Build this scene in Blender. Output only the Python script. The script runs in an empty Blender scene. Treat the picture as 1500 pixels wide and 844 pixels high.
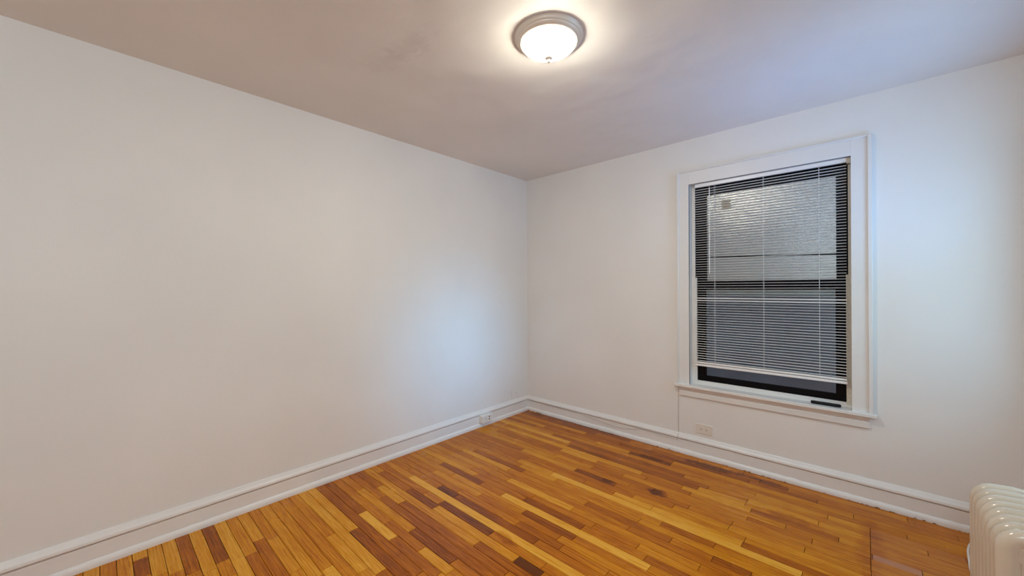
import bpy, bmesh, math, random
from mathutils import Vector, Matrix

# ------------------------------------------------------------------ camera
W, H = 1500, 844
F_PX = 558.23
YAW, PITCH, ROLL = math.radians(42.745), math.radians(0.136), math.radians(-0.194)
EYE = Vector((0.0, 0.0, 1.45))
sc = bpy.context.scene
COL = sc.collection

def cam_ray(u, v):
    c, s = math.cos(ROLL), math.sin(ROLL)
    d = Vector((c*u - s*v, 1.0, s*u + c*v))
    c, s = math.cos(PITCH), math.sin(PITCH)
    d = Vector((d.x, c*d.y - s*d.z, s*d.y + c*d.z))
    c, s = math.cos(YAW), math.sin(YAW)
    return Vector((c*d.x - s*d.y, s*d.x + c*d.y, d.z))

def floor_at(px, py):
    d = cam_ray((px - W/2)/F_PX, (H/2 - py)/F_PX)
    t = -EYE.z / d.z
    return EYE + d*t

fwd = cam_ray(0, 0)
rgt = (cam_ray(1, 0) - fwd).normalized()
upv = (cam_ray(0, 1) - fwd).normalized()
cam = bpy.data.cameras.new('camera')
cam.sensor_fit = 'HORIZONTAL'
cam.sensor_width = 36.0
cam.lens = 36.0*F_PX/W
cam.clip_start = 0.02
camo = bpy.data.objects.new('camera', cam)
COL.objects.link(camo)
M = Matrix((rgt, upv, -fwd.normalized())).transposed().to_4x4()
M.translation = EYE
camo.matrix_world = M
sc.camera = camo

# ------------------------------------------------------------------ light and exposure
sc.view_settings.view_transform = 'Standard'
sc.view_settings.look = 'None'
sc.view_settings.gamma = 1.0
sc.view_settings.use_curve_mapping = False
sc.view_settings.exposure = 0.0
sc.cycles.use_denoising = True
sc.cycles.max_bounces = 12
sc.cycles.diffuse_bounces = 8
sc.cycles.glossy_bounces = 4
sc.cycles.transmission_bounces = 8
sc.cycles.transparent_max_bounces = 12
sc.cycles.sample_clamp_indirect = 4.0
sc.cycles.caustics_reflective = False
sc.cycles.caustics_refractive = False

LAMP_STRENGTH, LAMP_COLOUR = 104, (1, 0.95, 0.79)
DAY_POWER, DAY_COLOUR = 10.6, (0.42, 0.74, 0.98)          # whole window, all directions
SKY_POWER, SKY_COLOUR = 2.7, (0.15, 0.55, 1)          # sky seen high through the window, falls down and across
GROUND_POWER, GROUND_COLOUR = 5.2, (0.12, 0.36, 1)    # bright ground outside, throws light up to the ceiling
FILL_POWER, FILL_COLOUR = 50, (0.66, 0.85, 0.96)
WORLD_STRENGTH, WORLD_COLOUR = 0.6, (0.7, 0.82, 1)

world = bpy.data.worlds.new('sky')
sc.world = world
world.use_nodes = True
bg = world.node_tree.nodes['Background']
bg.inputs['Color'].default_value = (*WORLD_COLOUR, 1)
bg.inputs['Strength'].default_value = WORLD_STRENGTH

def area(name, loc, target, sx, sy, power, colour, spread=180):
    l = bpy.data.lights.new(name, 'AREA')
    l.shape = 'RECTANGLE'; l.size = sx; l.size_y = sy
    l.energy = power; l.color = colour; l.spread = math.radians(spread)
    o = bpy.data.objects.new(name, l)
    COL.objects.link(o)
    o.location = loc
    o.rotation_euler = (Vector(target) - Vector(loc)).to_track_quat('-Z', 'Y').to_euler()
    return o

# ------------------------------------------------------------------ room dimensions
XL, XR = -2.986, 0.70        # left wall, right wall (under the unseen side window)
YB, YN = 3.50, -2.40         # back wall, near wall behind the camera
ZC = 2.75
# side window opening in the right wall (daylight comes from it)
SW_Y0, SW_Y1, SW_Z0, SW_Z1 = 2.22, 3.22, 0.85, 2.30
# back window opening
WX0, WX1, WZ0, WZ1 = -1.12, -0.065, 0.60, 2.352

WYC, WZC = (SW_Y0+SW_Y1)/2, (SW_Z0+SW_Z1)/2
area('side_window_daylight', (XR + 0.06, WYC, WZC), (-2.0, WYC, WZC), SW_Y1-SW_Y0-0.1, SW_Z1-SW_Z0-0.1, DAY_POWER, DAY_COLOUR)
area('side_window_sky', (XR + 0.05, WYC, WZC+0.1), (XL, 2.42, 0.78), SW_Y1-SW_Y0-0.35, SW_Z1-SW_Z0-0.6, SKY_POWER, SKY_COLOUR, 32)
area('side_window_ground', (XR + 0.04, WYC+0.1, WZC), (-0.35, 2.95, ZC), SW_Y1-SW_Y0-0.25, SW_Z1-SW_Z0-0.6, GROUND_POWER, GROUND_COLOUR, 100)
# added fill light behind the camera, lifts the room's overall brightness
pl = bpy.data.lights.new('rear_fill_light', 'POINT')
pl.energy, pl.color, pl.shadow_soft_size = FILL_POWER, FILL_COLOUR, 0.16
po = bpy.data.objects.new('rear_fill_light', pl); COL.objects.link(po); po.location = (0.12, -1.25, 2.32)

# ------------------------------------------------------------------ helpers
def link(name, me, mat=None, parent=None, smooth=False):
    o = bpy.data.objects.new(name, me)
    COL.objects.link(o)
    if mat: me.materials.append(mat)
    if parent: o.parent = parent
    if smooth:
        for p in me.polygons: p.use_smooth = True
    return o

def build(name, bm, mat, parent=None, smooth=False, bevel=0.0, seg=2, angle=40):
    bmesh.ops.recalc_face_normals(bm, faces=bm.faces)
    me = bpy.data.meshes.new(name)
    bm.to_mesh(me); bm.free()
    o = link(name, me, mat, parent, smooth or bevel > 0)
    if bevel > 0:
        m = o.modifiers.new('bevel', 'BEVEL')
        m.width = bevel; m.segments = seg; m.limit_method = 'ANGLE'; m.angle_limit = math.radians(35)
    if smooth or bevel > 0:
        try: me.set_sharp_from_angle(angle=math.radians(angle))
        except Exception: pass
    return o

def bx(bm, x0, x1, y0, y1, z0, z1):
    v = [bm.verts.new(p) for p in ((x0,y0,z0),(x1,y0,z0),(x1,y1,z0),(x0,y1,z0),(x0,y0,z1),(x1,y0,z1),(x1,y1,z1),(x0,y1,z1))]
    for f in ((0,3,2,1),(4,5,6,7),(0,1,5,4),(1,2,6,5),(2,3,7,6),(3,0,4,7)):
        bm.faces.new([v[i] for i in f])

def boxes(*bs):
    bm = bmesh.new()
    for b in bs: bx(bm, *b)
    return bm

def tube(bm, pts, r, n=10, closed=False):
    pts = [Vector(p) for p in pts]
    rings = []
    prev = None
    for i, p in enumerate(pts):
        if closed: t = pts[(i+1) % len(pts)] - pts[i-1]
        else: t = pts[min(i+1, len(pts)-1)] - pts[max(i-1, 0)]
        t.normalize()
        if prev is None:
            a = Vector((0,0,1)) if abs(t.z) < 0.9 else Vector((1,0,0))
            u = t.cross(a).normalized()
        else:
            u = (prev - t*prev.dot(t)).normalized()
        prev = u
        w = t.cross(u)
        rr = r[i] if isinstance(r, (list, tuple)) else r
        rings.append([bm.verts.new(p + (u*math.cos(2*math.pi*k/n) + w*math.sin(2*math.pi*k/n))*rr) for k in range(n)])
    for i in range(len(rings) - (0 if closed else 1)):
        a, b = rings[i], rings[(i+1) % len(rings)]
        for k in range(n):
            bm.faces.new((a[k], a[(k+1) % n], b[(k+1) % n], b[k]))
    if not closed:
        bm.faces.new(rings[0][::-1]); bm.faces.new(rings[-1])

def lathe(bm, prof, cx, cy, n=64):
    rings = []
    for r, z in prof:
        if r < 1e-6: rings.append([bm.verts.new((cx, cy, z))])
        else: rings.append([bm.verts.new((cx + r*math.cos(2*math.pi*k/n), cy + r*math.sin(2*math.pi*k/n), z)) for k in range(n)])
    for a, b in zip(rings, rings[1:]):
        for k in range(n):
            k2 = (k+1) % n
            if len(a) == 1 and len(b) == 1: continue
            if len(a) == 1: bm.faces.new((a[0], b[k2], b[k]))
            elif len(b) == 1: bm.faces.new((a[k], a[k2], b[0]))
            else: bm.faces.new((a[k], a[k2], b[k2], b[k]))

def smooth_path(pts, n=8):
    P = [Vector(p) for p in pts]
    P = [P[0]*2 - P[1]] + P + [P[-1]*2 - P[-2]]
    out = []
    for i in range(1, len(P)-2):
        p0, p1, p2, p3 = P[i-1:i+3]
        for k in range(n):
            t = k/n
            out.append(0.5*((2*p1) + (p2-p0)*t + (2*p0-5*p1+4*p2-p3)*t*t + (3*p1-p0-3*p2+p3)*t**3))
    out.append(P[-2])
    return out

def empty(name, loc=(0,0,0)):
    o = bpy.data.objects.new(name, None)
    COL.objects.link(o); o.location = loc
    o.empty_display_size = 0.1
    return o

def keep_at(o, parent):
    o.parent = parent
    o.matrix_parent_inverse = Matrix.Translation(parent.location).inverted()

def part(name, bm, mat, parent, **k):
    lab = k.pop('label', None)
    # mesh built in world coordinates, moved into the parent's frame
    off = Vector((0,0,0)); p = parent
    while p is not None:
        off += p.location; p = p.parent
    bmesh.ops.translate(bm, verts=bm.verts, vec=-off)
    o = build(name, bm, mat, parent, **k)
    if lab: o['label'] = lab
    return o

def tag(o, label, cat, group=None):
    o['label'] = label; o['category'] = cat
    if group: o['group'] = group
    return o

def struct(o):
    o['kind'] = 'structure'
    return o

# ------------------------------------------------------------------ materials
def mat(name, col=(0.8,0.8,0.8), rough=0.5, metal=0.0, **k):
    m = bpy.data.materials.new(name); m.use_nodes = True
    b = m.node_tree.nodes['Principled BSDF']
    b.inputs['Base Color'].default_value = (*col, 1)
    b.inputs['Roughness'].default_value = rough
    b.inputs['Metallic'].default_value = metal
    for kk, v in k.items(): b.inputs[kk].default_value = v
    return m

def nd(m, t, **k):
    n = m.node_tree.nodes.new(t)
    for a, b in k.items(): setattr(n, a, b)
    return n

def paint(name, col, rough, bumps, var=0.03, vscale=1.3):
    """painted surface: soft mottled tone plus several scales of relief. bumps = [(scale, distance)]"""
    m = mat(name, col, rough)
    L = m.node_tree.links
    b = m.node_tree.nodes['Principled BSDF']
    g = nd(m, 'ShaderNodeNewGeometry')
    n = nd(m, 'ShaderNodeTexNoise'); n.inputs['Scale'].default_value = vscale; n.inputs['Detail'].default_value = 3
    L.new(g.outputs['Position'], n.inputs['Vector'])
    r = nd(m, 'ShaderNodeValToRGB')
    r.color_ramp.elements[0].position = 0.3; r.color_ramp.elements[1].position = 0.7
    r.color_ramp.elements[0].color = (*[c*(1-var) for c in col], 1)
    r.color_ramp.elements[1].color = (*[min(1, c*(1+var)) for c in col], 1)
    L.new(n.outputs['Fac'], r.inputs['Fac']); L.new(r.outputs['Color'], b.inputs['Base Color'])
    prev = None
    for s, d in bumps:
        t = nd(m, 'ShaderNodeTexNoise'); t.inputs['Scale'].default_value = s; t.inputs['Detail'].default_value = 2
        L.new(g.outputs['Position'], t.inputs['Vector'])
        bp = nd(m, 'ShaderNodeBump'); bp.inputs['Strength'].default_value = 1.0; bp.inputs['Distance'].default_value = d
        L.new(t.outputs['Fac'], bp.inputs['Height'])
        if prev: L.new(prev.outputs['Normal'], bp.inputs['Normal'])
        prev = bp
    if prev: L.new(prev.outputs['Normal'], b.inputs['Normal'])
    return m

def ceiling_at(px, py):
    d = cam_ray((px - W/2)/F_PX, (H/2 - py)/F_PX)
    return EYE + d*((ZC - EYE.z)/d.z)
SMUDGES = [(ceiling_at(597, 70).x, ceiling_at(597, 70).y, 0.20, 0.08, 0.17), (ceiling_at(560, 95).x, ceiling_at(560, 95).y, 0.16, 0.12, 0.09)]
M_wall = paint('wall_paint', (0.80, 0.785, 0.765), 0.55, [(1.6, 0.012), (60, 0.0004)])
M_ceil = paint('ceiling_paint', (0.80, 0.765, 0.725), 0.6, [(2.2, 0.022), (50, 0.0005)], var=0.035)
M_trim = paint('trim_gloss_paint', (0.80, 0.785, 0.77), 0.34, [(14, 0.0012), (70, 0.0002)], var=0.02, vscale=6)
M_trim2 = paint('window_trim_paint', (0.77, 0.755, 0.735), 0.4, [(12, 0.0008)], var=0.02, vscale=5)
M_bar = mat('dark_bronze_aluminium', (0.004, 0.003, 0.004), 0.45, 0.0, **{'Specular IOR Level': 0.12})
M_white = mat('white_plastic', (0.80, 0.79, 0.76), 0.35)
M_liner = paint('jamb_liner_vinyl', (0.62, 0.58, 0.50), 0.5, [(220, 0.001)], var=0.12, vscale=160)
M_slat = mat('blind_slat_enamel', (0.88, 0.87, 0.86), 0.3)
M_cord = mat('white_cord', (0.75, 0.76, 0.78), 0.7)
M_wand = mat('clear_plastic_wand', (0.85, 0.86, 0.84), 0.15)
M_nickel = mat('brushed_nickel', (0.82, 0.76, 0.67), 0.38, 0.2)
M_dark = mat('slot_dark', (0.02, 0.018, 0.016), 0.6)
M_black = mat('black_plastic', (0.005, 0.003, 0.004), 0.35, 0.0, **{'Specular IOR Level': 0.25})
M_rad = paint('radiator_paint', (0.66, 0.58, 0.475), 0.18, [(22, 0.0008)], var=0.04, vscale=10)
M_cable = mat('white_cable_jacket', (0.80, 0.78, 0.76), 0.35)
M_wire = mat('painted_over_wire', (0.50, 0.44, 0.38), 0.6)
M_stick = mat('aged_sticker_paper', (0.50, 0.45, 0.33), 0.7)
M_red = mat('faded_red_ink', (0.42, 0.20, 0.10), 0.7)
M_alu = mat('pale_aluminium', (0.80, 0.86, 0.84), 0.45)
M_shaft = paint('light_well_render', (0.27, 0.28, 0.31), 0.8, [(20, 0.004)], var=0.15, vscale=3)

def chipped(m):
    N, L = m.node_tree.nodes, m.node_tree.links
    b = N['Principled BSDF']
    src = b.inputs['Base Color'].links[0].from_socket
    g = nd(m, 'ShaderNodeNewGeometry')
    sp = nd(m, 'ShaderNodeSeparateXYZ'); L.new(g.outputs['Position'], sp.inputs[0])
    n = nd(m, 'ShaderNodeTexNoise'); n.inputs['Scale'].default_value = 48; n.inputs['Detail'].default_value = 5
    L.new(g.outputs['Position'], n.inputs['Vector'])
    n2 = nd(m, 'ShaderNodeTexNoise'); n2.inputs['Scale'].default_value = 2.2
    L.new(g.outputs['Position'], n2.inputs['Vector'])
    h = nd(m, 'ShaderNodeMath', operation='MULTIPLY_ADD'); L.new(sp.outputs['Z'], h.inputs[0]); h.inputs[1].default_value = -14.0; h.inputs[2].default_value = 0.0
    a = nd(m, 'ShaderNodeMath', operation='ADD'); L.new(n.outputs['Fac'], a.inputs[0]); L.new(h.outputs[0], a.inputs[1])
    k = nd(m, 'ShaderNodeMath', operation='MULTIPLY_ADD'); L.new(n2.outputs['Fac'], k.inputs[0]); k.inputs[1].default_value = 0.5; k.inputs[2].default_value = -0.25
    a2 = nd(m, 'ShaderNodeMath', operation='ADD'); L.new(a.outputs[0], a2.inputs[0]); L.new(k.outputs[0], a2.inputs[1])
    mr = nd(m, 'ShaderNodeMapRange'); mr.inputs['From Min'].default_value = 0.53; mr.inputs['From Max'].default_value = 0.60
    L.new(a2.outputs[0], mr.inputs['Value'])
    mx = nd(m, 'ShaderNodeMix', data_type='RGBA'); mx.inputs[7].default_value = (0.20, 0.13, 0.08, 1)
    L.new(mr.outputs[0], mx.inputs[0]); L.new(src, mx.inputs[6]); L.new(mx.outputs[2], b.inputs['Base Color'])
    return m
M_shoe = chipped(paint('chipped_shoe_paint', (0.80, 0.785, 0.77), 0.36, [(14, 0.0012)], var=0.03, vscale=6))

def smudged(m, spots):
    N, L = m.node_tree.nodes, m.node_tree.links
    b = N['Principled BSDF']
    src = b.inputs['Base Color'].links[0].from_socket
    g = nd(m, 'ShaderNodeNewGeometry')
    sp = nd(m, 'ShaderNodeSeparateXYZ'); L.new(g.outputs['Position'], sp.inputs[0])
    n = nd(m, 'ShaderNodeTexNoise'); n.inputs['Scale'].default_value = 11; n.inputs['Detail'].default_value = 6; n.inputs['Distortion'].default_value = 1.5
    L.new(g.outputs['Position'], n.inputs['Vector'])
    for x, y, rx, ry, k in spots:
        ax = nd(m, 'ShaderNodeMath', operation='MULTIPLY_ADD'); L.new(sp.outputs['X'], ax.inputs[0]); ax.inputs[1].default_value = 1/rx; ax.inputs[2].default_value = -x/rx
        ay = nd(m, 'ShaderNodeMath', operation='MULTIPLY_ADD'); L.new(sp.outputs['Y'], ay.inputs[0]); ay.inputs[1].default_value = 1/ry; ay.inputs[2].default_value = -y/ry
        q = nd(m, 'ShaderNodeCombineXYZ'); L.new(ax.outputs[0], q.inputs['X']); L.new(ay.outputs[0], q.inputs['Y'])
        ln = nd(m, 'ShaderNodeVectorMath', operation='LENGTH'); L.new(q.outputs[0], ln.inputs[0])
        nn = nd(m, 'ShaderNodeMath', operation='MULTIPLY_ADD'); L.new(n.outputs['Fac'], nn.inputs[0]); nn.inputs[1].default_value = 2.4; nn.inputs[2].default_value = -1.2
        d = nd(m, 'ShaderNodeMath', operation='ADD'); L.new(ln.outputs['Value'], d.inputs[0]); L.new(nn.outputs[0], d.inputs[1])
        mr = nd(m, 'ShaderNodeMapRange'); mr.inputs['From Min'].default_value = 0.3; mr.inputs['From Max'].default_value = 1.1
        mr.inputs['To Min'].default_value = k; mr.inputs['To Max'].default_value = 0.0
        L.new(d.outputs[0], mr.inputs['Value'])
        mx = nd(m, 'ShaderNodeMix', data_type='RGBA'); mx.inputs[7].default_value = (0.40, 0.33, 0.27, 1)
        L.new(mr.outputs[0], mx.inputs[0]); L.new(src, mx.inputs[6]); src = mx.outputs[2]
    L.new(src, b.inputs['Base Color'])
smudged(M_ceil, SMUDGES)

def glass_mat(name, obscure=False):
    m = bpy.data.materials.new(name); m.use_nodes = True
    N, L = m.node_tree.nodes, m.node_tree.links
    N.clear()
    out = nd(m, 'ShaderNodeOutputMaterial')
    mix = nd(m, 'ShaderNodeMixShader')
    fr = nd(m, 'ShaderNodeFresnel'); fr.inputs['IOR'].default_value = 1.5
    gl = nd(m, 'ShaderNodeBsdfGlossy'); gl.inputs['Roughness'].default_value = 0.02
    tr = nd(m, 'ShaderNodeBsdfTransparent'); tr.inputs['Color'].default_value = (0.86, 0.91, 0.93, 1)
    back = tr
    if obscure:
        # rolled, stippled glass: reflects and transmits in a scatter
        gl.inputs['Roughness'].default_value = 0.24
        g = nd(m, 'ShaderNodeNewGeometry')
        v = nd(m, 'ShaderNodeTexVoronoi'); v.inputs['Scale'].default_value = 190
        n = nd(m, 'ShaderNodeTexNoise'); n.inputs['Scale'].default_value = 45
        L.new(g.outputs['Position'], v.inputs['Vector']); L.new(g.outputs['Position'], n.inputs['Vector'])
        ad = nd(m, 'ShaderNodeMath', operation='ADD')
        L.new(v.outputs['Distance'], ad.inputs[0]); L.new(n.outputs['Fac'], ad.inputs[1])
        bp = nd(m, 'ShaderNodeBump'); bp.inputs['Strength'].default_value = 0.7; bp.inputs['Distance'].default_value = 0.0008
        L.new(ad.outputs[0], bp.inputs['Height'])
        L.new(bp.outputs['Normal'], gl.inputs['Normal'])
        df = nd(m, 'ShaderNodeBsdfDiffuse'); df.inputs['Color'].default_value = (0.50, 0.555, 0.565, 1)
        m2 = nd(m, 'ShaderNodeMixShader'); m2.inputs['Fac'].default_value = 0.62
        L.new(tr.outputs[0], m2.inputs[1]); L.new(df.outputs[0], m2.inputs[2])
        back = m2
        m3 = nd(m, 'ShaderNodeMath', operation='MULTIPLY'); m3.inputs[1].default_value = 7.0
        L.new(fr.outputs[0], m3.inputs[0])
        L.new(m3.outputs[0], mix.inputs['Fac'])
    else:
        L.new(fr.outputs[0], mix.inputs['Fac'])
    L.new(back.outputs[0], mix.inputs[1]); L.new(gl.outputs[0], mix.inputs[2])
    L.new(mix.outputs[0], out.inputs['Surface'])
    return m
M_glass = glass_mat('clear_pane')
M_obsc = glass_mat('stippled_obscure_pane', True)

def lamp_mat():
    m = bpy.data.materials.new('lit_alabaster_glass'); m.use_nodes = True
    b = m.node_tree.nodes['Principled BSDF']
    b.inputs['Base Color'].default_value = (0.9, 0.88, 0.84, 1)
    b.inputs['Roughness'].default_value = 0.25
    b.inputs['Emission Color'].default_value = (*LAMP_COLOUR, 1)
    b.inputs['Emission Strength'].default_value = LAMP_STRENGTH
    return m
M_lamp = lamp_mat()

def wood_mat():
    m = bpy.data.materials.new('oak_strip_floor'); m.use_nodes = True
    N, L = m.node_tree.nodes, m.node_tree.links
    b = N['Principled BSDF']
    at = nd(m, 'ShaderNodeAttribute', attribute_name='tone')
    sd = nd(m, 'ShaderNodeAttribute', attribute_name='seed')
    g = nd(m, 'ShaderNodeNewGeometry')
    # grain: stretched along X, shifted per strip
    sh = nd(m, 'ShaderNodeCombineXYZ')
    mu = nd(m, 'ShaderNodeMath', operation='MULTIPLY'); mu.inputs[1].default_value = 37.0
    L.new(sd.outputs['Fac'], mu.inputs[0]); L.new(mu.outputs[0], sh.inputs['X']); L.new(mu.outputs[0], sh.inputs['Z'])
    va = nd(m, 'ShaderNodeVectorMath', operation='ADD')
    L.new(g.outputs['Position'], va.inputs[0]); L.new(sh.outputs[0], va.inputs[1])
    mp = nd(m, 'ShaderNodeMapping'); mp.inputs['Scale'].default_value = (1.6, 34, 1)
    L.new(va.outputs[0], mp.inputs['Vector'])
    n1 = nd(m, 'ShaderNodeTexNoise'); n1.inputs['Scale'].default_value = 2.2; n1.inputs['Detail'].default_value = 6; n1.inputs['Distortion'].default_value = 1.2
    L.new(mp.outputs[0], n1.inputs['Vector'])
    mp2 = nd(m, 'ShaderNodeMapping'); mp2.inputs['Scale'].default_value = (5, 160, 1)
    L.new(va.outputs[0], mp2.inputs['Vector'])
    n2 = nd(m, 'ShaderNodeTexNoise'); n2.inputs['Scale'].default_value = 2.0; n2.inputs['Detail'].default_value = 3
    L.new(mp2.outputs[0], n2.inputs['Vector'])
    # cathedral figure
    wv = nd(m, 'ShaderNodeTexWave'); wv.wave_type = 'BANDS'; wv.bands_direction = 'Y'
    wv.inputs['Scale'].default_value = 1.0; wv.inputs['Distortion'].default_value = 9.0; wv.inputs['Detail'].default_value = 2.0; wv.inputs['Detail Scale'].default_value = 0.8
    mp3 = nd(m, 'ShaderNodeMapping'); mp3.inputs['Scale'].default_value = (2.2, 22, 1)
    L.new(va.outputs[0], mp3.inputs['Vector']); L.new(mp3.outputs[0], wv.inputs['Vector'])
    # tone + grain -> ramp
    def madd(x, k, c):
        a = nd(m, 'ShaderNodeMath', operation='MULTIPLY_ADD'); L.new(x, a.inputs[0]); a.inputs[1].default_value = k; a.inputs[2].default_value = c
        return a.outputs[0]
    def add(x, y):
        a = nd(m, 'ShaderNodeMath', operation='ADD'); L.new(x, a.inputs[0]); L.new(y, a.inputs[1]); return a.outputs[0]
    v = add(madd(n1.outputs['Fac'], 0.74, -0.37), madd(n2.outputs['Fac'], 0.46, -0.23))
    v = add(v, madd(wv.outputs['Fac'], 0.10, -0.05))
    # open pores and dark streaks
    mp5 = nd(m, 'ShaderNodeMapping'); mp5.inputs['Scale'].default_value = (2.4, 75, 1)
    L.new(va.outputs[0], mp5.inputs['Vector'])
    n6 = nd(m, 'ShaderNodeTexNoise'); n6.inputs['Scale'].default_value = 3.0; n6.inputs['Detail'].default_value = 4
    L.new(mp5.outputs[0], n6.inputs['Vector'])
    st = nd(m, 'ShaderNodeMapRange'); st.inputs['From Min'].default_value = 0.60; st.inputs['From Max'].default_value = 0.74
    st.inputs['To Min'].default_value = 0.0; st.inputs['To Max'].default_value = -0.34
    L.new(n6.outputs['Fac'], st.inputs['Value'])
    v = add(v, st.outputs[0])
    # broad wear patches
    n4 = nd(m, 'ShaderNodeTexNoise'); n4.inputs['Scale'].default_value = 1.7; n4.inputs['Detail'].default_value = 3
    L.new(g.outputs['Position'], n4.inputs['Vector'])
    v = add(v, madd(n4.outputs['Fac'], 0.30, -0.15))
    v = add(v, at.outputs['Fac'])
    # stains: (x, y, rx, ry, depth)
    sep = nd(m, 'ShaderNodeSeparateXYZ'); L.new(g.outputs['Position'], sep.inputs[0])
    nw = nd(m, 'ShaderNodeTexNoise'); nw.inputs['Scale'].default_value = 18; nw.inputs['Detail'].default_value = 2
    L.new(g.outputs['Position'], nw.inputs['Vector'])
    for sx, sy, rx, ry, dp in STAINS:
        a = madd(sep.outputs['X'], 1/rx, -sx/rx); c = madd(sep.outputs['Y'], 1/ry, -sy/ry)
        q = nd(m, 'ShaderNodeCombineXYZ'); L.new(a, q.inputs['X']); L.new(c, q.inputs['Y'])
        ln = nd(m, 'ShaderNodeVectorMath', operation='LENGTH'); L.new(q.outputs[0], ln.inputs[0])
        d = add(ln.outputs['Value'], madd(nw.outputs['Fac'], 1.4, -0.7))
        mr = nd(m, 'ShaderNodeMapRange'); mr.inputs['From Min'].default_value = 0.55; mr.inputs['From Max'].default_value = 1.15
        mr.inputs['To Min'].default_value = -dp; mr.inputs['To Max'].default_value = 0.0
        L.new(d, mr.inputs['Value'])
        v = add(v, mr.outputs[0])
    r = nd(m, 'ShaderNodeValToRGB')
    e = r.color_ramp.elements
    e[0].position = 0.0; e[0].color = (0.12, 0.030, 0.004, 1)
    e[1].position = 1.0; e[1].color = (0.78, 0.385, 0.045, 1)
    for p, c in ((0.25, (0.29, 0.068, 0.003, 1)), (0.5, (0.48, 0.140, 0.004, 1)), (0.75, (0.64, 0.25, 0.008, 1))):
        x = e.new(p); x.color = c
    L.new(v, r.inputs['Fac'])
    # pinkish bleached strips
    pk = nd(m, 'ShaderNodeAttribute', attribute_name='pink')
    mx = nd(m, 'ShaderNodeMix', data_type='RGBA'); mx.inputs[7].default_value = (0.46, 0.22, 0.15, 1)
    L.new(pk.outputs['Fac'], mx.inputs[0]); L.new(r.outputs['Color'], mx.inputs[6])
    L.new(mx.outputs[2], b.inputs['Base Color'])
    rr = nd(m, 'ShaderNodeMapRange'); rr.inputs['To Min'].default_value = 0.16; rr.inputs['To Max'].default_value = 0.36
    L.new(n4.outputs['Fac'], rr.inputs['Value']); L.new(rr.outputs[0], b.inputs['Roughness'])
    b.inputs['Specular IOR Level'].default_value = 0.20
    bp = nd(m, 'ShaderNodeBump'); bp.inputs['Strength'].default_value = 0.5; bp.inputs['Distance'].default_value = 0.0006
    L.new(n1.outputs['Fac'], bp.inputs['Height'])
    n5 = nd(m, 'ShaderNodeTexNoise'); n5.inputs['Scale'].default_value = 7
    L.new(g.outputs['Position'], n5.inputs['Vector'])
    bp2 = nd(m, 'ShaderNodeBump'); bp2.inputs['Strength'].default_value = 0.6; bp2.inputs['Distance'].default_value = 0.0016
    L.new(n5.outputs['Fac'], bp2.inputs['Height']); L.new(bp.outputs['Normal'], bp2.inputs['Normal'])
    L.new(bp2.outputs['Normal'], b.inputs['Normal'])
    return m
STAINS = [(-1.085, 2.69, 0.075, 0.045, 0.55), (-0.93, 3.36, 0.22, 0.045, 0.34), (-0.62, 3.40, 0.20, 0.035, 0.30),
          (-1.33, 3.20, 0.14, 0.03, 0.30), (-1.55, 1.60, 0.10, 0.035, 0.30), (-0.35, 2.95, 0.16, 0.05, 0.22),
          (0.02, 2.90, 0.06, 0.40, 0.14), (-1.42, 2.60, 0.05, 0.03, 0.3)]
M_wood = wood_mat()
M_gap = mat('seam_dirt', (0.035, 0.014, 0.006), 0.8)

# ------------------------------------------------------------------ floor: strips running along X
PITCH_Y = 0.0595
random.seed(11)
forced = []
def fp(x0, y0, x1, y1, tone, pink=0.0):
    a, b = floor_at(x0, y0), floor_at(x1, y1)
    row = int(math.floor(((a.y + b.y)/2)/PITCH_Y))
    forced.append((row, min(a.x, b.x), max(a.x, b.x), tone, pink))
BR, LT, MD, DK, VD = 0.97, 0.78, 0.52, 0.27, 0.04
for f in ((303,772,322,824,DK),(205,808,204,820,LT),(208,824,214,843,DK),(224,800,232,843,LT),(246,795,254,840,LT),(268,790,280,840,0.36),(286,780,308,836,LT),
    (320,770,344,820,0.85),(340,760,362,814,0.66),(358,756,376,792,LT),(380,796,386,808,0.36),(376,746,470,843,0.74),(390,744,400,770,DK),
    (326,830,340,843,0.6),(405,737,463,840,0.66),(427,732,482,785,0.62),(486,790,520,843,0.8),(441,725,557,838,0.84),(458,720,514,778,0.82),(516,780,600,843,DK),
    (470,717,618,838,0.36),(487,712,526,753,0.32),(528,756,569,792,1.0),(572,795,640,843,0.40),(613,807,656,840,0.78),(545,686,700,795,0.68),
    (550,715,586,737,0.78),(603,698,858,844,BR),(632,692,700,727,0.66),(642,741,756,819,0.76),(763,819,795,840,0.0),(681,657,747,687,0.74),
    (739,723,950,833,BR),(744,703,838,746,0.84),(756,676,808,694,0.76),(809,698,1175,841,0.96),(900,722,955,744,0.82),(958,745,1086,799,0.86),
    (650,710,672,725,0.12),(675,730,790,790,0.26),(650,734,725,778,0.16),(728,782,830,838,0.56),(761,754,843,787,0.24),(834,652,892,671,0.22),(822,659,875,676,0.80),
    (843,688,901,710,0.2),(875,647,923,662,0.70),(738,617,830,651,0.86),(774,616,800,624,0.72),(824,624,858,635,0.72),(924,662,982,681,0.2),
    (1023,715,1091,739,0.76),(1093,737,1200,761,0.76),(989,739,1069,770,0.70),(1070,771,1180,800,0.62),(968,768,1045,802,0.38),(1043,819,1100,843,0.26),
    (946,816,1010,843,0.34),(860,690,960,716,0.42),(1113,705,1154,717,0.2),(1278,816,1352,843,0.6,0.75)):
    fp(*f)

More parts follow.
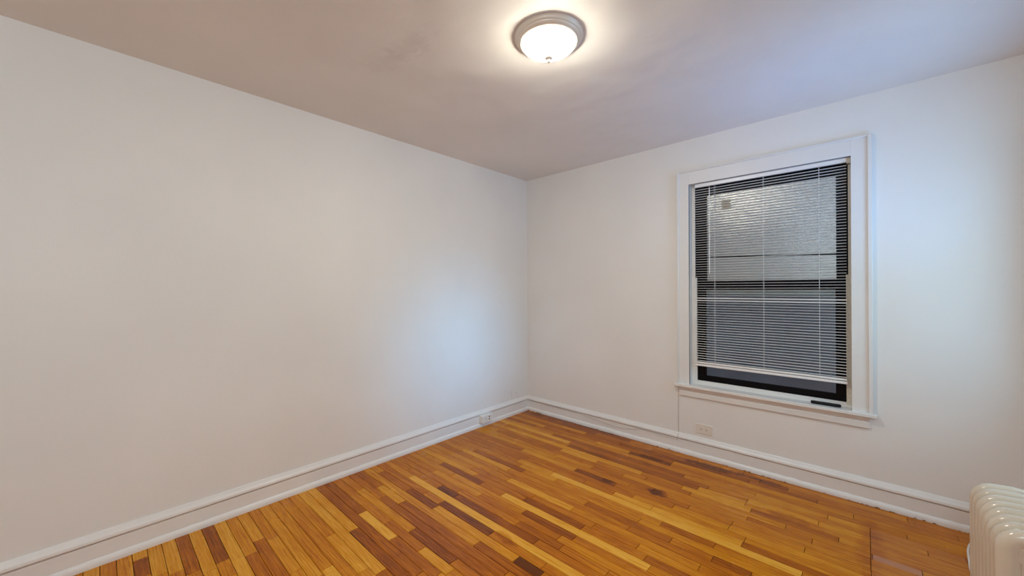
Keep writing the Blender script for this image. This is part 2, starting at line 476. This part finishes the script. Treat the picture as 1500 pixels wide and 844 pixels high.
bm = bmesh.new()
lt = bm.faces.layers.float.new('tone'); ls = bm.faces.layers.float.new('seed'); lp = bm.faces.layers.float.new('pink')
def plank(row, x0, x1, tone, pink=0.0):
    y0, y1 = row*PITCH_Y, (row+1)*PITCH_Y
    g = 0.0012; gx = 0.0012; zt = random.uniform(-0.0003, 0.0002)
    e = 0.0012
    xs = (x0+gx, x0+gx+e, x1-gx-e, x1-gx); ys = (y0+g, y0+g+e, y1-g-e, y1-g)
    top = [bm.verts.new(p) for p in ((xs[1],ys[1],zt),(xs[2],ys[1],zt),(xs[2],ys[2],zt),(xs[1],ys[2],zt))]
    mid = [bm.verts.new(p) for p in ((xs[0],ys[0],zt-0.0012),(xs[3],ys[0],zt-0.0012),(xs[3],ys[3],zt-0.0012),(xs[0],ys[3],zt-0.0012))]
    low = [bm.verts.new((v.co.x, v.co.y, -0.012)) for v in mid]
    fs = [bm.faces.new(top)]
    for i in range(4):
        j = (i+1) % 4
        fs.append(bm.faces.new((mid[i], mid[j], top[j], top[i])))
        fs.append(bm.faces.new((low[i], low[j], mid[j], mid[i])))
    s = random.random()
    for f in fs:
        f[lt] = tone; f[ls] = s; f[lp] = pink
def rand_tone(x, y):
    t = random.gauss(0.50, 0.10)
    if random.random() < 0.07: t = random.uniform(0.62, 0.78)
    if random.random() < 0.06: t = random.uniform(0.22, 0.34)
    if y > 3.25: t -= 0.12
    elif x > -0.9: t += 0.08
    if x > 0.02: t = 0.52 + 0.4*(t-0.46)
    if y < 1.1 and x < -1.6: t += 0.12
    return max(0.05, min(0.95, t))
X_SEAM, Y_SEAM = 0.02, 3.14
for row in range(int(YN/PITCH_Y)-1, int(YB/PITCH_Y)+1):
    y = (row+0.5)*PITCH_Y
    segs = sorted([s[1:] for s in forced if s[0] == row])
    fixed = []
    for s in segs:                      # clip overlaps
        x0, x1 = s[0], s[1]
        if fixed and x0 < fixed[-1][1] + 0.10: x0 = fixed[-1][1]
        if abs(x0 - XL) < 0.12: x0 = XL
        if x1 - x0 > 0.05: fixed.append((x0, x1, s[2], s[3]))
    def fill(a, b):
        if b - a < 0.02: return
        cuts = [a]
        if a < X_SEAM < b and y < Y_SEAM: brk = X_SEAM
        else: brk = None
        x = a - random.uniform(0, 0.5) if a <= XL + 0.01 else a
        while True:
            x += random.choice((0.35, 0.5, 0.65, 0.9, 1.2)) * random.uniform(0.75, 1.25)
            if x > b - 0.15: break
            if x > a + 0.15 and (brk is None or abs(x - brk) > 0.12): cuts.append(x)
        if brk: cuts.append(brk)
        cuts.append(b); cuts.sort()
        for p, q in zip(cuts, cuts[1:]): plank(row, p, q, rand_tone((p+q)/2, y), 0.12 if p >= X_SEAM-0.01 and y < Y_SEAM else 0.0)
    x = XL
    for f in fixed:
        if f[0] > x: fill(x, f[0])
        plank(row, max(f[0], XL), min(f[1], XR), f[2], f[3]); x = f[1]
    fill(x, XR)
fl = build('floor', bm, M_wood)
struct(fl)
struct(build('floor_subfloor', boxes((XL-0.15, XR+0.15, YN-0.2, YB+0.2, -0.08, -0.006)), M_gap)).name = 'floor_base'

# ------------------------------------------------------------------ walls, ceiling
T = 0.16
struct(build('wall_left', boxes((XL-T, XL, YN-T, YB+T, -0.02, ZC)), M_wall))
def wall_hole_y(name, y0, y1, x0, x1, hx0, hx1, hz0, hz1, m):       # wall across X with a hole
    bm = bmesh.new()
    bx(bm, x0, hx0, y0, y1, -0.02, ZC); bx(bm, hx1, x1, y0, y1, -0.02, ZC)
    bx(bm, hx0, hx1, y0, y1, hz1, ZC)
    if hz0 > 0: bx(bm, hx0, hx1, y0, y1, -0.02, hz0)
    return struct(build(name, bm, m))
wall_hole_y('wall_back', YB, YB+T, XL, XR, WX0-0.02, WX1+0.02, WZ0-0.01, WZ1+0.02, M_wall)
struct(build('wall_near', boxes((XL, XR, YN-T, YN, -0.02, ZC)), M_wall))
bm = bmesh.new()
bx(bm, XR, XR+T, YN-T, SW_Y0, -0.02, ZC); bx(bm, XR, XR+T, SW_Y1, YB+T, -0.02, ZC)
bx(bm, XR, XR+T, SW_Y0, SW_Y1, -0.02, SW_Z0); bx(bm, XR, XR+T, SW_Y0, SW_Y1, SW_Z1, ZC)
struct(build('wall_right', bm, M_wall))
struct(build('ceiling', boxes((XL-T, XR+T, YN-T, YB+T, ZC, ZC+0.12)), M_ceil))
# ------------------------------------------------------------------ baseboards
# profile: (out from wall, z)
BB_FACE = [(0.0,0.0),(0.016,0.0),(0.016,0.1175),(0.003,0.118),(0.003,0.1225),(0.019,0.123),(0.024,0.131),(0.022,0.143),(0.013,0.152),(0.010,0.164),(0.006,0.170),(0.0,0.170)]
SHOE = [(0.0,0.0),(0.030,0.0),(0.031,0.012),(0.028,0.026),(0.022,0.036),(0.014,0.041),(0.0,0.042)]
def run(prof, p0, p1, out, n=1, wob=0.0, seed=0):
    """extrude a profile along p0 -> p1; out = unit vector away from the wall"""
    rnd = random.Random(seed)
    p0, p1, out = Vector(p0), Vector(p1), Vector(out)
    bm = bmesh.new(); rings = []
    for i in range(n+1):
        p = p0.lerp(p1, i/n)
        a = rnd.uniform(-wob, wob); b = rnd.uniform(-wob, wob)
        rings.append([bm.verts.new(p + out*(o + (a if o > 0.001 else 0)) + Vector((0,0,z + (b if z > 0.03 else 0)))) for o, z in prof])
    m = len(prof)
    for a, b in zip(rings, rings[1:]):
        for k in range(m): bm.faces.new((a[k], a[(k+1)%m], b[(k+1)%m], b[k]))
    bm.faces.new(rings[0]); bm.faces.new(rings[-1][::-1])
    return bm
def baseboard(side, p0, p1, out, wob, seed):
    e = empty('baseboard_' + side, p0); e['kind'] = 'structure'
    part('board', run(BB_FACE, p0, p1, out, 60, wob*0.25, seed), M_trim, e, smooth=True, angle=35)
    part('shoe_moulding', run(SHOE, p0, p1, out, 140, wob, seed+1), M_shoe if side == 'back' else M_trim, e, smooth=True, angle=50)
baseboard('left', (XL, YN, 0), (XL, YB-0.001, 0), (1,0,0), 0.0010, 3)
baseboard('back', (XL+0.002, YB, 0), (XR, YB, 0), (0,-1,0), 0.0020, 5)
baseboard('right', (XR, YN, 0), (XR, YB-0.03, 0), (-1,0,0), 0.0010, 7)

# ------------------------------------------------------------------ back window (window_1)
w1 = empty('window_1', ((WX0+WX1)/2, YB, WZ0)); w1['kind'] = 'structure'
CY = YB - 0.020           # casing face
CXL, CXR, CZT = -1.207, 0.022, 2.462
bm = boxes((CXL, WX0, CY, YB, 0.612, CZT), (WX1, CXR, CY, YB, 0.612, CZT), (WX0, WX1, CY, YB, WZ1, CZT))
part('casing', bm, M_trim2, w1, bevel=0.0015)
bb = 0.034
bm = boxes((CXL-0.010, CXL+0.004, YB-bb, YB, 0.612, CZT+0.012), (CXR-0.004, CXR+0.020, YB-bb, YB, 0.612, CZT+0.012), (CXL-0.010, CXR+0.020, YB-bb+0.004, YB, CZT-0.002, CZT+0.012))
part('back_band', bm, M_trim2, w1, bevel=0.004)
# jamb box lining the opening
bm = boxes((WX0-0.018, WX0, CY+0.002, YB+T, WZ0, WZ1+0.018), (WX1, WX1+0.018, CY+0.002, YB+T, WZ0, WZ1+0.018), (WX0, WX1, CY+0.002, YB+T, WZ1, WZ1+0.018), (WX0, WX1, YB+0.06, YB+T, WZ0-0.01, WZ0+0.015))
part('jamb', bm, M_trim2, w1, bevel=0.0012)
# stops and liners: wider below the meeting rail, where the lower sash runs
part('stop', boxes((WX0, -1.091, 3.556, 3.568, 0.63, WZ1), (WX0, -1.0765, 3.553, 3.566, 0.63, 1.543),), M_trim2, w1, bevel=0.001)
part('stop', boxes((-0.0815, WX1, 3.556, 3.568, 0.63, WZ1), (-0.094, WX1, 3.553, 3.566, 0.63, 1.543)), M_liner, w1, bevel=0.001)
part('stop', boxes((WX0, WX1, 3.556, 3.568, 0.605, 0.646)), M_trim2, w1, bevel=0.001)
# stool and apron
part('stool', boxes((-1.244, 0.060, 3.448, 3.49, 0.589, 0.613), (WX0, WX1, 3.48, 3.57, 0.589, 0.613)), M_trim2, w1, bevel=0.004, seg=3)
apr = [(0,0.508),(0.016,0.508),(0.018,0.511),(0.018,0.545),(0.014,0.549),(0.014,0.556),(0.030,0.574),(0.034,0.589),(0,0.589)]
part('apron', run(apr, (-1.205, YB, 0), (0.022, YB, 0), (0,-1,0)), M_trim2, w1, smooth=True, angle=30)
def sash(z0, z1, y0, y1, gx0, gx1, gz0, gz1, x0, x1, gm, name):
    s = empty(name, ((x0+x1)/2, y0, z0)); s.parent = w1; s.location = Vector(((x0+x1)/2, y0, z0)) - w1.location
    part('sash_frame', boxes((x0, gx0, y0, y1, z0, z1), (gx1, x1, y0, y1, z0, z1), (gx0, gx1, y0, y1, z0, gz0), (gx0, gx1, y0, y1, gz1, z1)), M_bar, s, bevel=0.0015)
    ym = (y0+y1)/2
    part('pane', boxes((gx0-0.004, gx1+0.004, ym-0.0015, ym+0.0015, gz0-0.004, gz1+0.004)), gm, s)
    return s
lo = sash(0.645, 1.504, 3.572, 3.598, -1.011, -0.151, 0.692, 1.440, -1.098, -0.070, M_glass, 'lower_sash')
up = sash(1.455, 2.385, 3.604, 3.632, -1.010, -0.147, 1.512, 2.262, -1.112, -0.066, M_obsc, 'upper_sash')
# latches on the meeting rail
part('sash_lock', boxes((-0.80, -0.765, 3.560, 3.572, 1.488, 1.512)), M_bar, w1, bevel=0.003)
part('sash_lock', boxes((-0.46, -0.425, 3.560, 3.572, 1.488, 1.512)), M_bar, w1, bevel=0.003)
# warning sticker on the upper pane, two lines of faded lettering
sk = part('sticker', boxes((-0.896, -0.824, 3.6145, 3.6163, 2.118, 2.203)), M_stick, w1, label='small beige sticker with two faded red lines of print')
bm = bmesh.new()
rs = random.Random(4)
for zz in (2.171, 2.142):
    x = -0.880
    while x < -0.842:
        w = rs.uniform(0.003, 0.006); bx(bm, x, x+w, 3.6141, 3.6146, zz-0.003, zz+0.003); x += w + 0.0015
part('lettering', bm, M_red, sk)
# outer storm frame: dark mid bar, pale rail, dark outer frame
part('storm_frame', boxes((-1.13, -1.045, 3.655, 3.665, 0.62, 2.36), (-0.115, -0.055, 3.655, 3.665, 0.62, 2.36), (-1.06, -0.10, 3.655, 3.665, 2.29, 2.36)), M_bar, w1)
bm = boxes((-1.012, -0.145, 3.6125, 3.6150, 1.704, 1.713))
for v in bm.verts: v.co.z += 0.014 if v.co.x < -0.5 else -0.014
part('glazing_bar', bm, M_bar, w1)
part('storm_rail', boxes((-1.06, -0.10, 3.640, 3.652, 1.392, 1.442)), M_alu, w1, bevel=0.002)
part('outer_sill', boxes((-1.16, -0.03, 3.64, 3.84, 0.58, 0.61)), M_shaft, w1)
# narrow light well outside
struct(build('wall_light_well', boxes((-3.6, 1.6, 4.75, 4.85, -1.0, 4.2), (-3.6, 1.6, 3.67, 4.75, -1.05, -1.0)), M_shaft))

# ------------------------------------------------------------------ venetian blind
BX0, BX1, BY = -1.082, -0.086, 3.524
bl = empty('venetian_blind', ((BX0+BX1)/2, BY, WZ1))
tag(bl, 'white mini blind with thin open slats lowered over the dark framed window', 'blind')
part('headrail', boxes((BX0+0.004, BX1-0.002, BY-0.014, BY+0.014, 2.322, 2.350)), M_slat, bl, bevel=0.0015)
part('mounting_bracket', boxes((BX1-0.002, WX1-0.002, BY-0.016, BY+0.012, 2.312, 2.350)), M_liner, bl, bevel=0.001)
bm = bmesh.new()
Z0S, Z1S, NS = 0.826, 2.300, 72
rs = random.Random(8)
def slat(bm, zc, tilt, x0, x1, sagz=0.0):
    hw = 0.0125; n = 4; th = 0.0007
    for s in range(1):
        up_, dn = [], []
        for i in range(n+1):
            t = -1 + 2*i/n
            yy = hw*t; zz = 0.0016*(1-t*t)
            y2 = yy*math.cos(tilt) - zz*math.sin(tilt); z2 = yy*math.sin(tilt) + zz*math.cos(tilt)
            up_.append([bm.verts.new((x, BY + y2, zc + z2 + th)) for x in (x0, (x0+x1)/2, x1)])
            dn.append([bm.verts.new((x, BY + y2, zc + z2 - th)) for x in (x0, (x0+x1)/2, x1)])
        for i in range(n):
            for j in range(2):
                bm.faces.new((up_[i][j], up_[i][j+1], up_[i+1][j+1], up_[i+1][j]))
                bm.faces.new((dn[i][j], dn[i+1][j], dn[i+1][j+1], dn[i][j+1]))
        for j in range(2):
            bm.faces.new((up_[0][j], dn[0][j], dn[0][j+1], up_[0][j+1])); bm.faces.new((up_[n][j], up_[n][j+1], dn[n][j+1], dn[n][j]))
        for k in (0, 2):
            for i in range(n): bm.faces.new((up_[i][k], up_[i+1][k], dn[i+1][k], dn[i][k]))
for i in range(NS):
    z = Z0S + (Z1S-Z0S)*i/(NS-1)
    tl = rs.uniform(-0.02, 0.02)
    if abs(z - 1.355) < 0.011: tl = 0.32
    slat(bm, z, tl, BX0 + 0.003 + rs.uniform(-0.001, 0.001), BX1 - 0.003 + rs.uniform(-0.001, 0.001))
part('slats', bm, M_slat, bl, smooth=True)
part('bottom_rail', boxes((BX0, BX1, BY-0.013, BY+0.013, 0.780, 0.798), (BX0+0.002, BX1-0.002, BY-0.012, BY+0.012, 0.803, 0.817)), M_slat, bl, bevel=0.003)
for cx in (-0.925, -0.577, -0.237):
    bm = bmesh.new()
    for yy in (BY-0.0135, BY+0.0135): tube(bm, [(cx, yy, 0.80), (cx, yy, 1.6), (cx, yy, 2.325)], 0.0010, 6)
    part('ladder_cord', bm, M_cord, bl)
bm = bmesh.new()
tube(bm, [(-0.960, BY-0.020, 2.300), (-0.9605, BY-0.021, 1.95), (-0.961, BY-0.020, 1.575)], 0.0034, 8)
part('tilt_wand', bm, M_wand, bl, smooth=True)
bm = bmesh.new()
tube(bm, [(-0.960, BY-0.014, 2.326), (-0.960, BY-0.020, 2.322), (-0.960, BY-0.020, 2.30)], 0.0016, 6)
part('wand_hook', bm, M_nickel, bl, smooth=True)

# ------------------------------------------------------------------ black bar on the stool
bm = bmesh.new()
xa, xb, yb, z0 = -0.290, -0.121, 3.510, 0.6132
prof = []
for i in range(16):
    a = 2*math.pi*i/16
    ca, sa = math.cos(a), math.sin(a)
    prof.append((0.013*math.copysign(abs(ca)**0.6, ca), 0.0105 + 0.0105*math.copysign(abs(sa)**0.6, sa)))
rings = []
for x, s in ((xa, 0.35), (xa+0.002, 0.7), (xa+0.007, 0.95), (xa+0.014, 1), (xb-0.014, 1), (xb-0.007, 0.95), (xb-0.002, 0.7), (xb, 0.35)):
    rings.append([bm.verts.new((x, yb + p*s, z0 + 0.0105 + (q-0.0105)*s)) for p, q in prof])
for a, b in zip(rings, rings[1:]):
    for k in range(16): bm.faces.new((a[k], a[(k+1)%16], b[(k+1)%16], b[k]))
bm.faces.new(rings[0]); bm.faces.new(rings[-1][::-1])
t = build('black_bar', bm, M_black, smooth=True, angle=60)
tag(t, 'short rounded black bar lying on the right end of the white window sill', 'bar')

# ------------------------------------------------------------------ ceiling lamp
LX, LY = -1.193, 1.576
lamp = empty('ceiling_light', (LX, LY, ZC))
tag(lamp, 'lit flush mount ceiling light with frosted bowl glass and nickel rim', 'ceiling light')
bm = bmesh.new()
lathe(bm, [(0.0,2.7499),(0.1755,2.7499),(0.1770,2.7480),(0.1760,2.7460),(0.1730,2.7450),(0.1718,2.7420),(0.1685,2.7365),(0.1640,2.7320),(0.1625,2.7316),(0.1615,2.7285),(0.1570,2.7240),(0.1520,2.7215),(0.1508,2.7210),(0.1490,2.7185),(0.1445,2.7160),(0.1390,2.7152),(0.1370,2.7180),(0.1370,2.735),(0.0,2.735)], LX, LY, 96)
part('rim', bm, M_nickel, lamp, smooth=True, angle=50)
bm = bmesh.new()
prof = [(0.1360, 2.718)]
for i in range(15):
    t = i/14
    prof.append((0.1370*(1 - t**1.75)**0.9 if i < 14 else 0.0, 2.714 - 0.062*t))
lathe(bm, prof, LX, LY, 40)
part('glass_bowl', bm, M_lamp, lamp, smooth=True, angle=80)
bm = bmesh.new()
lathe(bm, [(0.0,2.657),(0.0170,2.6565),(0.0225,2.653),(0.0235,2.648),(0.0225,2.642),(0.0180,2.637),(0.0110,2.634),(0.0085,2.632),(0.0105,2.628),(0.0100,2.623),(0.0060,2.618),(0.0,2.616)], LX, LY, 32)
part('finial', bm, M_nickel, lamp, smooth=True, angle=60)

# ------------------------------------------------------------------ radiator
RX0, RTOP, RY_FAR, RPITCH, RN = 0.315, 0.660, 2.440, 0.0575, 8
rad = empty('radiator', (RX0+0.11, RY_FAR - RPITCH*3.5, 0))
tag(rad, 'cream painted cast iron radiator with rounded sections at the right edge', 'radiator')
def section_bm(yc, feet):
    bm = bmesh.new()
    hw = 0.0232                       # half thickness along Y
    dep = 0.225
    # swept arch: up the left, over, down the right; superelliptic cross-section
    zb, zt = 0.095, RTOP - 0.030
    x0, x1 = RX0 + 0.030, RX0 + dep - 0.030
    path = []
    rc = 0.040
    path.append((x0, zb)); path.append((x0, zb + 0.2)); path.append((x0, zt - rc))
    for i in range(1, 7):
        a = math.radians(90*i/6)
        path.append((x0 + rc - rc*math.cos(a), zt - rc + rc*math.sin(a)))
    path.append(((x0+x1)/2, zt + 0.004))
    for i in range(0, 6):
        a = math.radians(90 - 90*i/6)
        path.append((x1 - rc + rc*math.cos(a), zt - rc + rc*math.sin(a)))
    path += [(x1, zt - rc), (x1, zb + 0.2), (x1, zb)]
    rings = []
    n = 16
    for i, (px, pz) in enumerate(path):
        a = path[max(i-1, 0)]; b = path[min(i+1, len(path)-1)]
        tx, tz = b[0]-a[0], b[1]-a[1]; l = math.hypot(tx, tz); tx /= l; tz /= l
        nx, nz = -tz, tx
        rr = []
        for k in range(n):
            th = 2*math.pi*k/n
            c, s = math.cos(th), math.sin(th)
            u = 0.029*c; v = hw*s
            rr.append(bm.verts.new((px + nx*u, yc + v, pz + nz*u)))
        rings.append(rr)
    for a, b in zip(rings, rings[1:]):
        for k in range(n): bm.faces.new((a[k], a[(k+1)%n], b[(k+1)%n], b[k]))
    bm.faces.new(rings[0]); bm.faces.new(rings[-1][::-1])
    # middle column
    def col(cx, z0_, z1_, ru, rv):
        rg = []
        for z, s in ((z0_, 1), ((z0_+z1_)/2, 1), (z1_, 1)):
            rg.append([bm.verts.new((cx + ru*math.cos(2*math.pi*k/n), yc + rv*math.sin(2*math.pi*k/n), z)) for k in range(n)])
        for a, b in zip(rg, rg[1:]):
            for k in range(n): bm.faces.new((a[k], a[(k+1)%n], b[(k+1)%n], b[k]))
        bm.faces.new(rg[0]); bm.faces.new(rg[-1][::-1])
    col((x0+x1)/2, zb, zt, 0.029, hw*0.96)
    # bottom and upper headers with the web between the columns
    for za, zc in ((zb-0.012, zb+0.045), (zt-0.075, zt-0.004)):
        bx(bm, x0+0.006, x1-0.006, yc-hw*0.72, yc+hw*0.72, za, zc)
    bx(bm, x0, x1, yc-hw*0.42, yc+hw*0.42, zb, zt-0.02)
    # hub collars joining neighbours
    for zc in (zb+0.03, zt-0.035):
        rg = []
        for dy in (-RPITCH/2, RPITCH/2):
            rg.append([bm.verts.new(((x0+x1)/2 + 0.02*math.cos(2*math.pi*k/12), yc+dy, zc + 0.02*math.sin(2*math.pi*k/12))) for k in range(12)])
        for k in range(12): bm.faces.new((rg[0][k], rg[0][(k+1)%12], rg[1][(k+1)%12], rg[1][k]))
        bm.faces.new(rg[0]); bm.faces.new(rg[1][::-1])
    if feet:
        for fx in (x0, x1):
            rg = []
            for z, r in ((zb+0.01, 0.022), (0.06, 0.015), (0.02, 0.014), (0.008, 0.021), (0.0, 0.022)):
                rg.append([bm.verts.new((fx + r*math.cos(2*math.pi*k/12), yc + r*math.sin(2*math.pi*k/12), z)) for k in range(12)])
            for a, b in zip(rg, rg[1:]):
                for k in range(12): bm.faces.new((a[k], a[(k+1)%12], b[(k+1)%12], b[k]))
            bm.faces.new(rg[0]); bm.faces.new(rg[-1][::-1])
    return bm
for i in range(RN):
    part('section', section_bm(RY_FAR - i*RPITCH, i in (0, RN-1)), M_rad, rad, smooth=True, angle=60)

# ------------------------------------------------------------------ white cable on the floor by the radiator
bm = bmesh.new()
tube(bm, smooth_path([(0.60,3.458,0.008),(0.52,3.44,0.0065),(0.462,3.40,0.0052),(0.419,3.27,0.0054),(0.402,3.12,0.0054),(0.393,2.97,0.0054),(0.412,2.80,0.0052),(0.45,2.62,0.0062),(0.53,2.52,0.0062),(0.60,2.35,0.0062)], 8), 0.0050, 10)
tag(build('floor_cable', bm, M_cable, smooth=True), 'thick white cable curving over the floor behind the radiator', 'cable')

# ------------------------------------------------------------------ thin wire along the back baseboard, then up to the sill
bm = bmesh.new()
fy = YB - 0.018
tube(bm, smooth_path([(XL+0.03,fy-0.001,0.119),(-2.60,fy,0.1165),(-2.42,fy,0.116),(-2.23,fy,0.110),(-2.05,fy,0.094),(-1.87,fy,0.079),(-1.76,fy,0.077),(-1.66,fy,0.090),(-1.58,fy,0.110),(-1.50,fy,0.113),(-1.36,fy,0.108),(-1.24,fy,0.106),(-1.222,fy-0.006,0.113),(-1.219,fy-0.008,0.135),(-1.219,YB-0.013,0.160),(-1.219,YB-0.0022,0.185),(-1.219,YB-0.0022,0.35),(-1.219,YB-0.0022,0.587)], 6), 0.0020, 8)
tag(build('baseboard_wire', bm, M_wire, smooth=True), 'thin painted wire sagging along the back baseboard and rising to the sill corner', 'wire')

# ------------------------------------------------------------------ outlets
def local(origin, ux, out):
    """map (a along, b up, c out) to world"""
    o, ux, out = Vector(origin), Vector(ux), Vector(out)
    return lambda a, b, c: o + ux*a + Vector((0,0,b)) + out*c
def lbox(bm, F, a0, a1, b0, b1, c0, c1):
    v = [bm.verts.new(F(*p)) for p in ((a0,b0,c0),(a1,b0,c0),(a1,b1,c0),(a0,b1,c0),(a0,b0,c1),(a1,b0,c1),(a1,b1,c1),(a0,b1,c1))]
    for f in ((0,3,2,1),(4,5,6,7),(0,1,5,4),(1,2,6,5),(2,3,7,6),(3,0,4,7)): bm.faces.new([v[i] for i in f])
def receptacle(F, ca, cb, c0, m, parent, dark, turn=True):
    bm = bmesh.new()
    n = 20; r = 0.0165
    rg = []
    for c in (c0, c0+0.002):
        rr = []
        for k in range(n):
            th = 2*math.pi*k/n
            a, b = r*math.cos(th), r*math.sin(th)
            a = max(-0.0145, min(0.0145, a)) if turn else a
            rr.append(bm.verts.new(F(ca+a, cb+b, c)))
        rg.append(rr)
    for k in range(n): bm.faces.new((rg[0][k], rg[0][(k+1)%n], rg[1][(k+1)%n], rg[1][k]))
    bm.faces.new(rg[0]); bm.faces.new(rg[1][::-1])
    f = part('receptacle', bm, m, parent, smooth=True, angle=30)
    bm = bmesh.new()
    s = 1.25
    lbox(bm, F, ca-0.004, ca+0.004, cb+0.0048, cb+0.0048+0.0028*s, c0+0.0019, c0+0.0024)
    lbox(bm, F, ca-0.0035, ca+0.0035, cb-0.0048-0.0028*s, cb-0.0048, c0+0.0019, c0+0.0024)
    lbox(bm, F, ca+0.0075, ca+0.0110, cb-0.002, cb+0.002, c0+0.0019, c0+0.0024)
    part('slot', bm, M_dark, f)
def outlet(origin, ux, out, w, h, depth, m, name, label, box=False, slots=True):
    e = empty(name, Vector(origin) + Vector((0,0,0)))
    tag(e, label, 'outlet', None)
    F = local(origin, ux, out)
    if box:
        bm = bmesh.new(); lbox(bm, F, -w/2, w/2, 0, h, 0, depth-0.005)
        part('box', bm, m, e, bevel=0.003)
        bm = bmesh.new(); lbox(bm, F, -w/2, w/2, 0, h, depth-0.0045, depth)
        part('plate', bm, m, e, bevel=0.002)
    else:
        bm = bmesh.new(); lbox(bm, F, -w/2, w/2, 0, h, 0, depth)
        part('plate', bm, m, e, bevel=0.003)
    return e, F
M_ivory = mat('painted_outlet_plastic', (0.76, 0.71, 0.64), 0.4)
e1, F1 = outlet((-1.010, YB, 0.204), (1,0,0), (0,-1,0), 0.136, 0.083, 0.007, M_ivory, 'wall_outlet', 'cream double outlet set sideways in the back wall under the window')
receptacle(F1, -0.021, 0.0415, 0.0068, M_ivory, e1, None); receptacle(F1, 0.021, 0.0415, 0.0068, M_ivory, e1, None)
e2, F2 = outlet((XL+0.0165, 2.775, 0.046), (0,1,0), (1,0,0), 0.150, 0.077, 0.046, M_white, 'wall_outlet', 'white surface mounted outlet box on the left baseboard near the corner', box=True)
receptacle(F2, -0.021, 0.0385, 0.0458, M_white, e2, None)
# two open dark sockets on the right half of the box
bm = bmesh.new()
for bz in (0.029, 0.054): lbox(bm, F2, 0.020, 0.036, bz-0.0065, bz+0.0065, 0.0455, 0.0464)
part('socket_hole', bm, M_dark, e2, bevel=0.001)
e3, F3 = outlet((XL, 3.280, 0.196), (0,1,0), (1,0,0), 0.128, 0.078, 0.005, M_wall, 'outlet_cover', 'painted over blank cover plate low on the left wall beside the corner')
bm = bmesh.new(); lbox(bm, F3, 0.008, 0.026, 0.034, 0.041, 0.0049, 0.0056)
part('keyhole_slot', bm, M_wire, e3)

# ------------------------------------------------------------------ side window frame (just outside the picture, the daylight's source)
w2 = empty('window_2', (XR, (SW_Y0+SW_Y1)/2, SW_Z0)); w2['kind'] = 'structure'
part('casing', boxes((XR-0.02, XR, SW_Y0-0.09, SW_Y0, SW_Z0-0.02, SW_Z1+0.1), (XR-0.02, XR, SW_Y1, SW_Y1+0.09, SW_Z0-0.02, SW_Z1+0.1), (XR-0.02, XR, SW_Y0, SW_Y1, SW_Z1, SW_Z1+0.1), (XR-0.05, XR, SW_Y0-0.12, SW_Y1+0.12, SW_Z0-0.045, SW_Z0-0.02)), M_trim2, w2, bevel=0.002)
part('sash_frame', boxes((XR+0.08, XR+0.11, SW_Y0, SW_Y0+0.05, SW_Z0, SW_Z1), (XR+0.08, XR+0.11, SW_Y1-0.05, SW_Y1, SW_Z0, SW_Z1), (XR+0.08, XR+0.11, SW_Y0+0.05, SW_Y1-0.05, SW_Z0, SW_Z0+0.05), (XR+0.08, XR+0.11, SW_Y0+0.05, SW_Y1-0.05, SW_Z1-0.05, SW_Z1), (XR+0.08, XR+0.11, SW_Y0+0.05, SW_Y1-0.05, (SW_Z0+SW_Z1)/2-0.025, (SW_Z0+SW_Z1)/2+0.025)), M_bar, w2)
part('pane', boxes((XR+0.093, XR+0.096, SW_Y0+0.045, SW_Y1-0.045, SW_Z0+0.045, SW_Z1-0.045)), M_glass, w2)
